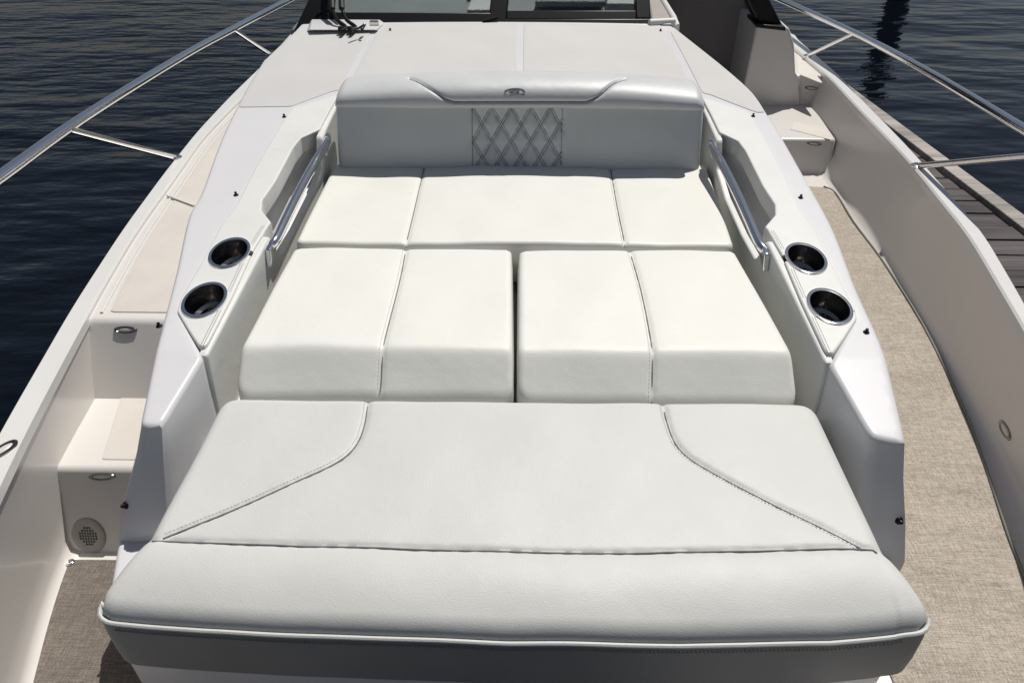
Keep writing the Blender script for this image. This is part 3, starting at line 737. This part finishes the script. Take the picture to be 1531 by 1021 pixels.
blk = [atY(a, b_, YA-.03) for a, b_ in [(1132, 38), (1180, 42), (1188, 68), (1190, 110), (1196, 118), (1200, 260), (1085, 260), (1108, 150)]]
MB().slab(blk, (0, 1, 0), 1.0).build('windscreen_block', 'hullgel', boat, bev=.012)
# dark door closing the passage
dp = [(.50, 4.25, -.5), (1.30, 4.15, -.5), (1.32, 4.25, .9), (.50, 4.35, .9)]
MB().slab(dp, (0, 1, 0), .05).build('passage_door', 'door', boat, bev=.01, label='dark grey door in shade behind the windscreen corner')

# ---- lights, speaker, hinges
def oval(name, c, ax, xd, w, h, label=None):
    o = MB().lathe([(1, 0), (1, .002), (.93, .0045), (.76, .0045), (.66, .002)], c, ax, w, h*1.1, 32, xd).build(name, 'cupsteel', boat, label=label)
    MB().lathe([(.72, .001), (.6, .003), (.3, .004), (.01, .0043)], c, ax, w, h, 32, xd).build('lens', 'lens', o); return o
r1n = np.array([0, -(ZD-ZT), (yr1-yr1b)]); r1n = r1n/np.linalg.norm(r1n)
r1p = (0, yr1, ZD-.0)
c, nn_ = hit([sd1], 188, 493); oval('step_light', c, nn_, (1, 0, 0), .033, .0095)
r2n = np.array([0, -(ZT-SOLE), (yr2-yrb)]); r2n = r2n/np.linalg.norm(r2n)
c, nn_ = hit([sd2], 153, 712); oval('step_light', c, nn_, (1, .0, .06), .035, .0095)
c, r2n = hit([sd2], 133, 800)
sp_ = MB().lathe([(.044, 0), (.043, .0025), (.040, .0035), (.030, .0035), (.027, .0025), (.001, .0025)], c+r2n*.001, r2n, 1, 1.15, 40).build('speaker', 'plastic', boat, label='round grey grille on the lower riser')
mb = MB(); a_ = np.array([1., 0, 0]); b2 = np.cross(r2n, a_)
for i in range(-3, 4):
    for j in range(-3, 4):
        if i*i+j*j < 11: mb.lathe([(.0028, .0), (.001, .0004)], c+r2n*.0038+a_*i*.0068+b2*j*.0078, r2n, 1, 1.2, 8)
mb.build('grille_hole', 'black', sp_)
c, nn_ = hit([sd3], 1217, 215); oval('step_light', c, nn_, (1, 0, -.1), .036, .0085)
c, nn_ = hit([sd4], 1213, 132); oval('step_light', c, nn_, (1, 0, -.1), .036, .0085)
c, nn_ = hit([BW[1]], 1503, 643); oval('step_light', c, nn_, (0, 1, 0), .04, .012, 'oval courtesy light low on the right bulwark')
q = at(4, 673, GUN+.002); oval('deck_fitting', q, (0, 0, 1), (.5, 1, 0), .035, .014, 'oval steel fitting on the left gunwale')
q = at(105, 841, SOLE+.006)

# ---- bow rails
def rail(pts, sts, nm, fwd):
    rp_ = np.vstack([fwd, curve3(pts)] if nm == 'left' else [curve3(pts), fwd])
    br = MB().tube(smoothline(rp_, 8), .0165, 16).build('bow_rail', 'steel', boat, smooth=80, label='polished steel rail along the %s side' % nm)
    for a, b_ in sts+[(None, None)]:
        if a is None:
            A = np.array(fwd[1 if nm == 'left' else 0]); B = A+np.array([.02*np.sign(A[0]), .30, GUN-A[2]]); ee = (yL, oL) if nm == 'left' else (yR_, oR); B[0] = np.interp(B[1], *ee)-.012*np.sign(A[0])
        else: A, B = at(*a), at(*b_)
        MB().tube([A, A+(B-A)*.5, B], .0115, 12).build('stanchion', 'steel', br, smooth=80)
        MB().lathe([(.026, 0), (.026, .004), (.014, .010), (.012, .010)], B-np.array([0, 0, .002]), (0, 0, 1), 1, 1, 24).build('base_flange', 'steel', br)
rail([(-330, 500, .30), (-140, 361, .30), (0, 265, .28), (103, 191, .25), (200, 129, .21), (287, 77, .17), (347, 45, .14), (433, 0, .09), (500, -34, .05)],
     [((104, 194, .248), (262, 236, GUN)), ((350, 45, .138), (404, 82, GUN))], 'left', [(-.95, .0, .31), (-1.20, .55, .31)])
rail([(1080, -38, .0), (1165, -1, .05), (1279, 51, .11), (1383, 106, .16), (1531, 194, .21), (1680, 285, .24), (1850, 395, .25)],
     [((1590, 229, .225), (1372, 248, GUN)), ((1277, 51, .108), (1208, 84, GUN))], 'right', [(1.46, .55, .25), (1.25, -.05, .26)])

# ---- windscreen
W0 = np.array([0, 3.475, .262]); WN = np.array([0, -math.cos(R(48)), math.sin(R(48))]); WN /= np.linalg.norm(WN)
w = lambda px, py: onplane(px, py, W0, WN)
ws = MB().slab([w(460, 38), w(735, 39), w(735, 19), w(474, 18)], -WN, .05).build('windscreen', 'black', boat, bev=.006, label='black framed windscreen across the deck')
MB().slab([w(728, 41), w(974, 41), w(974, 28), (w(733, 28))], -WN, .07).build('frame_base', 'black', ws, bev=.006)
MB().slab([w(730, 31), w(757, 31), w(772, -130), w(748, -130)], -WN, .05).build('frame_post', 'black', ws, bev=.006)
MB().slab([w(951, 28), w(973, 28), w(966, -130), w(944, -130)], -WN, .05).build('frame_post', 'black', ws, bev=.006)
MB().slab([w(757, 29), w(951, 29), w(951, 16), w(758, 16)], -WN, .045).build('frame_bar', 'black', ws, bev=.004)
MB().slab([w(438, 47), w(462, 46), w(496, 12), (w(510, -130)), (w(490, -130)), w(462, -4)], -WN, .06).build('corner_post', 'black', ws, bev=.01)
g_ = -WN*.02
MB().slab([w(470, 21)+g_, w(740, 21)+g_, w(757, -130)+g_, w(500, -130)+g_], -WN, .006).build('glass_pane', 'glass', ws)
MB().slab([w(756, 18)+g_, w(952, 18)+g_, w(946, -130)+g_, w(768, -130)+g_], -WN, .006).build('glass_pane', 'glass', ws)
MB().tube([w(722, 36)+WN*.012, w(745, 30)+WN*.014], .008, 8).build('latch', 'black', ws)
# right support strut on the block
st = [atY(a, b_, YA) for a, b_ in [(1132, 36), (1172, 41), (1148, -6), (1110, -60), (1070, -60), (1112, -4)]]
MB().slab(st, (0, 1, 0), .10).build('corner_post', 'black', ws, bev=.015)
MB().slab([atY(a, b_, YA-.04) for a, b_ in [(1131, 36), (1175, 41), (1175, 47), (1131, 42)]], (0, 1, 0), .2).build('post_foot', 'black', ws, bev=.004)
# dashboard behind the windscreen
mb = MB(); mb.box((-.2, 4.35, .13), (1.75, 1.55, .14)); mb.build('dashboard', 'dash', boat, bev=.03)
mb = MB(); z_ = .22
MB().slab([at(698, 22, z_), at(748, 22, z_), at(752, 2, z_), at(706, 2, z_)], (0, 0, 1), .02).build('dash_panel', 'dash_light', boat, bev=.006)
MB().slab([at(700, -3, z_), at(752, -3, z_), at(756, -60, z_), at(706, -60, z_)], (0, 0, 1), .02).build('dash_panel', 'dash', boat, bev=.006)
MB().slab([at(800, 12, z_), at(905, 12, z_), at(890, -30, z_), at(812, -30, z_)], (0, 0, 1), .03).build('dash_hatch', 'dash', boat, bev=.01)
MB().slab([at(905, 22, z_), at(960, 22, z_), at(935, -30, z_), at(915, -30, z_)], (0, 0, 1), .05).build('dash_panel', 'dash_light', boat, bev=.01)
# upholstered corner of the helm at the right end of the windscreen
z_ = .262
MB().slab([at(975, 36, z_), at(1006, 36, z_), at(988, -25, z_), at(966, -25, z_)], (0, 0, -1), .3).build('helm_side', 'plastic', boat, bev=.01)
MB().tube([at(971, 35, z_), at(990, 34, z_), at(1008, 33, z_)], .017, 12).build('padded_rim', 'vinyl_side', boat)
MB().tube([at(1011, 50, .20), at(1011, 37, z_-.01), at(1007, 27, z_), at(996, 9, z_), at(978, -20, z_)], .014, 12).build('padded_rim', 'vinyl_side', boat)
# wiper base and arms
zt_ = .27
mb = MB(); A = [at(*p)[:2] for p in [(457, 48, .26), (568, 48, .26), (577, 40, .26), (566, 29, .29), (466, 29, .29)]]
v = [(*at(455, 49, .23),), (*at(568, 49, .236),), (*at(582, 39, .24),), (*at(570, 28, .24),), (*at(462, 27, .23),)]
top = [(*at(463, 45, .262),), (*at(562, 45, .262),), (*at(571, 36, .262),), (*at(565, 26, .262),), (*at(467, 26, .262),)]
mb.add(v+top, [(0, 1, 6, 5), (1, 2, 7, 6), (2, 3, 8, 7), (3, 4, 9, 8), (4, 0, 5, 9), (5, 6, 7, 8, 9)])
mb.build('wiper_base', 'gel', boat, bev=.004)
lb = [at(553, 38, .2645), at(567, 38, .2645), at(565, 31, .2645), at(553, 31, .2645)]
MB().slab(lb, (0, 0, 1), .001).build('label_plate', 'plastic', boat)
lb = [at(553, 33.5, .2665), at(566, 33.5, .2665), at(565, 31, .2665), at(553, 31, .2665)]
MB().slab(lb, (0, 0, 1), .0008).build('label_stripe', 'label', boat)
for dx in (0, 14):
    pts = [at(510+dx, 47, .268), atY(517+dx*1.05, 41, 3.34), atY(504+dx, 30, 3.37), atY(497+dx, 14, 3.42), atY(495+dx*.9, -60, 3.62)]
    wa = MB().tube(smoothline(pts[:4], 5), [.008]*16, 8).build('wiper_arm', 'black', boat)
    MB().tube([pts[3], pts[4]], .013, 8).build('wiper_sleeve', 'rubber', wa)
    MB().lathe([(.001, .02), (.012, .018), (.014, 0)], at(510+dx, 47, .258), (0, 0, 1), 1, 1, 16).build('pivot', 'black', wa)
MB().tube(smoothline([at(525, 44, .29), at(535, 43, .285), at(541, 40, .292), at(544, 38, .30)], 5), .005, 8).build('washer_hose', 'rubber', boat)
MB().tube([at(541, 44, .279), at(545, 37, .29)], .007, 8).build('hose_nozzle', 'black', boat)

# ================================================================== FLOOR MATS
ow_ = [at(a, b_, SOLE+.006)[:2] for a, b_ in [(1232, 280), (1250, 290), (1277, 333), (1318, 388), (1366, 462), (1400, 524), (1440, 608), (1458, 652), (1484, 728), (1510, 806)]]
ow_ = [tuple(q) for q in ow_]; wq = lambda y: float(np.interp(y, yR_, wR)); dd_ = wq(ow_[-1][1])-ow_[-1][0]; ow_ += [(wq(y)-dd_, y) for y in (1.0, .7, .4, .15)]; ow_ = [(min(x, wq(y)-.004), y) for x, y in ow_]; print('mat', np.round(ow_, 3).tolist(), dd_)
matp = [(.80, ow_[-1][1])]+[(.80, 3.30)]+ow_
V, Fc = sheet([roundpoly(matp, .01)], lambda x, y: SOLE+.006+.001*np.sin(20*x+9*y), .02, .002, .005)
rmat = tag(link('floor_mat', V, Fc, 'weave'), 'sunlit beige woven mat filling the long right walkway', 'mat')
MB().tube([(x-.002, y, SOLE+.010) for x, y in smoothline(ow_, 4)], .0035, 6).build('edge_binding', 'binding', rmat)
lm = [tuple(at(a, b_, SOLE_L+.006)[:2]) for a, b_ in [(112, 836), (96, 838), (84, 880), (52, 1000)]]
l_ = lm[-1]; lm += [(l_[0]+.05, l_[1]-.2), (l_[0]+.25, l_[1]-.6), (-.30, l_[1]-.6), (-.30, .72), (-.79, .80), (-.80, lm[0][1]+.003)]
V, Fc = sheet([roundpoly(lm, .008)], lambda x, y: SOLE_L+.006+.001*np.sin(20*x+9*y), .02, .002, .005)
lmat = tag(link('floor_mat', V, Fc, 'weave_shaded'), 'woven mat at the foot of the left steps, coloured brown for its shade', 'mat')
MB().lathe([(.011, 0), (.011, .002), (.007, .005), (.004, .005), (.0038, .009), (.001, .010)], at(105, 841, SOLE_L+.007), (0, 0, 1), 1, 1, 20).build('snap_stud', 'steel', lmat)

# ================================================================== DOCK
DZ = -.62
dock = tag(empty('wooden_dock', (2.2, 4, -1.3)), 'weathered grey plank dock with a pale edge board, right of the boat', 'dock')
mb = MB(); y = -1.5
e1 = at(1394, 230, DZ+.03); e2 = at(1531, 333, DZ+.03); sl_ = (e1[0]-e2[0])/(e1[1]-e2[1]); ex = lambda y: e2[0]+sl_*(y-e2[1])
print('dock edge', e1, e2)
while y < 16:
    wd = .138; xr = ex(y)-.03; dz = random.uniform(-.003, .003); L_ = random.uniform(0, .02)
    mb.box(((1.62+xr)/2-L_, y, DZ-.02+dz), (xr-1.62, wd-.010, .04), rz=random.uniform(-.006, .006)); y += wd
mb.build('planks', 'plank', dock, bev=.004)
MB().slab([(ex(-1.5)-.035, -1.5, DZ-.12), (ex(-1.5)+.055, -1.5, DZ-.12), (ex(16)+.055, 16, DZ-.12), (ex(16)-.035, 16, DZ-.12)], (0, 0, 1), .15).build('edge_board', 'board', dock, bev=.006)
mb = MB()
for yy in np.arange(-1, 16, 2.5): mb.box((2.3, yy, -1.1), (.12, .12, .92))
mb.box((2.38, 7, DZ-.14), (.05, 17, .18)); mb.box((1.7, 7, DZ-.14), (.05, 17, .18)); mb.build('framing', 'pile', dock)
# piling beyond the frame, seen only as a reflection
pc = at(1350, -22, -1.3)
mb = MB(); H_ = 1.95
mb.tube([(pc[0], pc[1], -1.8), (pc[0], pc[1], -1.3+H_*.5), (pc[0]+.03, pc[1], -1.3+H_)], [.17, .16, .15], 20)
tag(mb.build('mooring_piling', 'pile', label=None), 'round dark timber piling standing in the water, reflected right of the boat', 'piling')

# ================================================================== LIGHT, SKY, CAMERA
sx, sy, sz = .26, .46, 1.0
el = math.atan2(sz, math.hypot(sx, sy)); az = math.atan2(sx, sy)
sun = bpy.data.lights.new('sun', 'SUN'); sun.energy = 4.8; sun.angle = R(.5); sun.color = (1, .965, .91)
so = bpy.data.objects.new('sun', sun); col.objects.link(so); so.location = (5, 6, 12)
so.rotation_euler = Vector((-sx, -sy, -sz)).to_track_quat('-Z', 'Y').to_euler()
wd = bpy.data.worlds.new('World'); sc.world = wd; wd.use_nodes = True; nt = wd.node_tree
sk = nt.nodes.new('ShaderNodeTexSky'); sk.sky_type = 'NISHITA'; sk.sun_disc = False; sk.sun_elevation = el; sk.sun_rotation = az
hs_ = nt.nodes.new('ShaderNodeHueSaturation'); hs_.inputs['Saturation'].default_value = .78; nt.links.new(sk.outputs[0], hs_.inputs['Color'])
nt.links.new(hs_.outputs[0], nt.nodes['Background'].inputs[0]); nt.nodes['Background'].inputs[1].default_value = .05
cd = bpy.data.cameras.new('camera'); co = bpy.data.objects.new('camera', cd); col.objects.link(co)
cd.sensor_width = 36; cd.lens = 36*F/PW; cd.clip_end = 2000; cd.clip_start = .02
from mathutils import Matrix
mw = Matrix([[AR[0], AU[0], -AF[0], CAM[0]], [AR[1], AU[1], -AF[1], CAM[1]], [AR[2], AU[2], -AF[2], CAM[2]], [0, 0, 0, 1]])
co.matrix_world = mw; sc.camera = co
sc.view_settings.view_transform = 'Standard'; sc.view_settings.look = 'None'; sc.view_settings.exposure = -.2; sc.view_settings.gamma = 1
sc.render.engine = 'CYCLES'
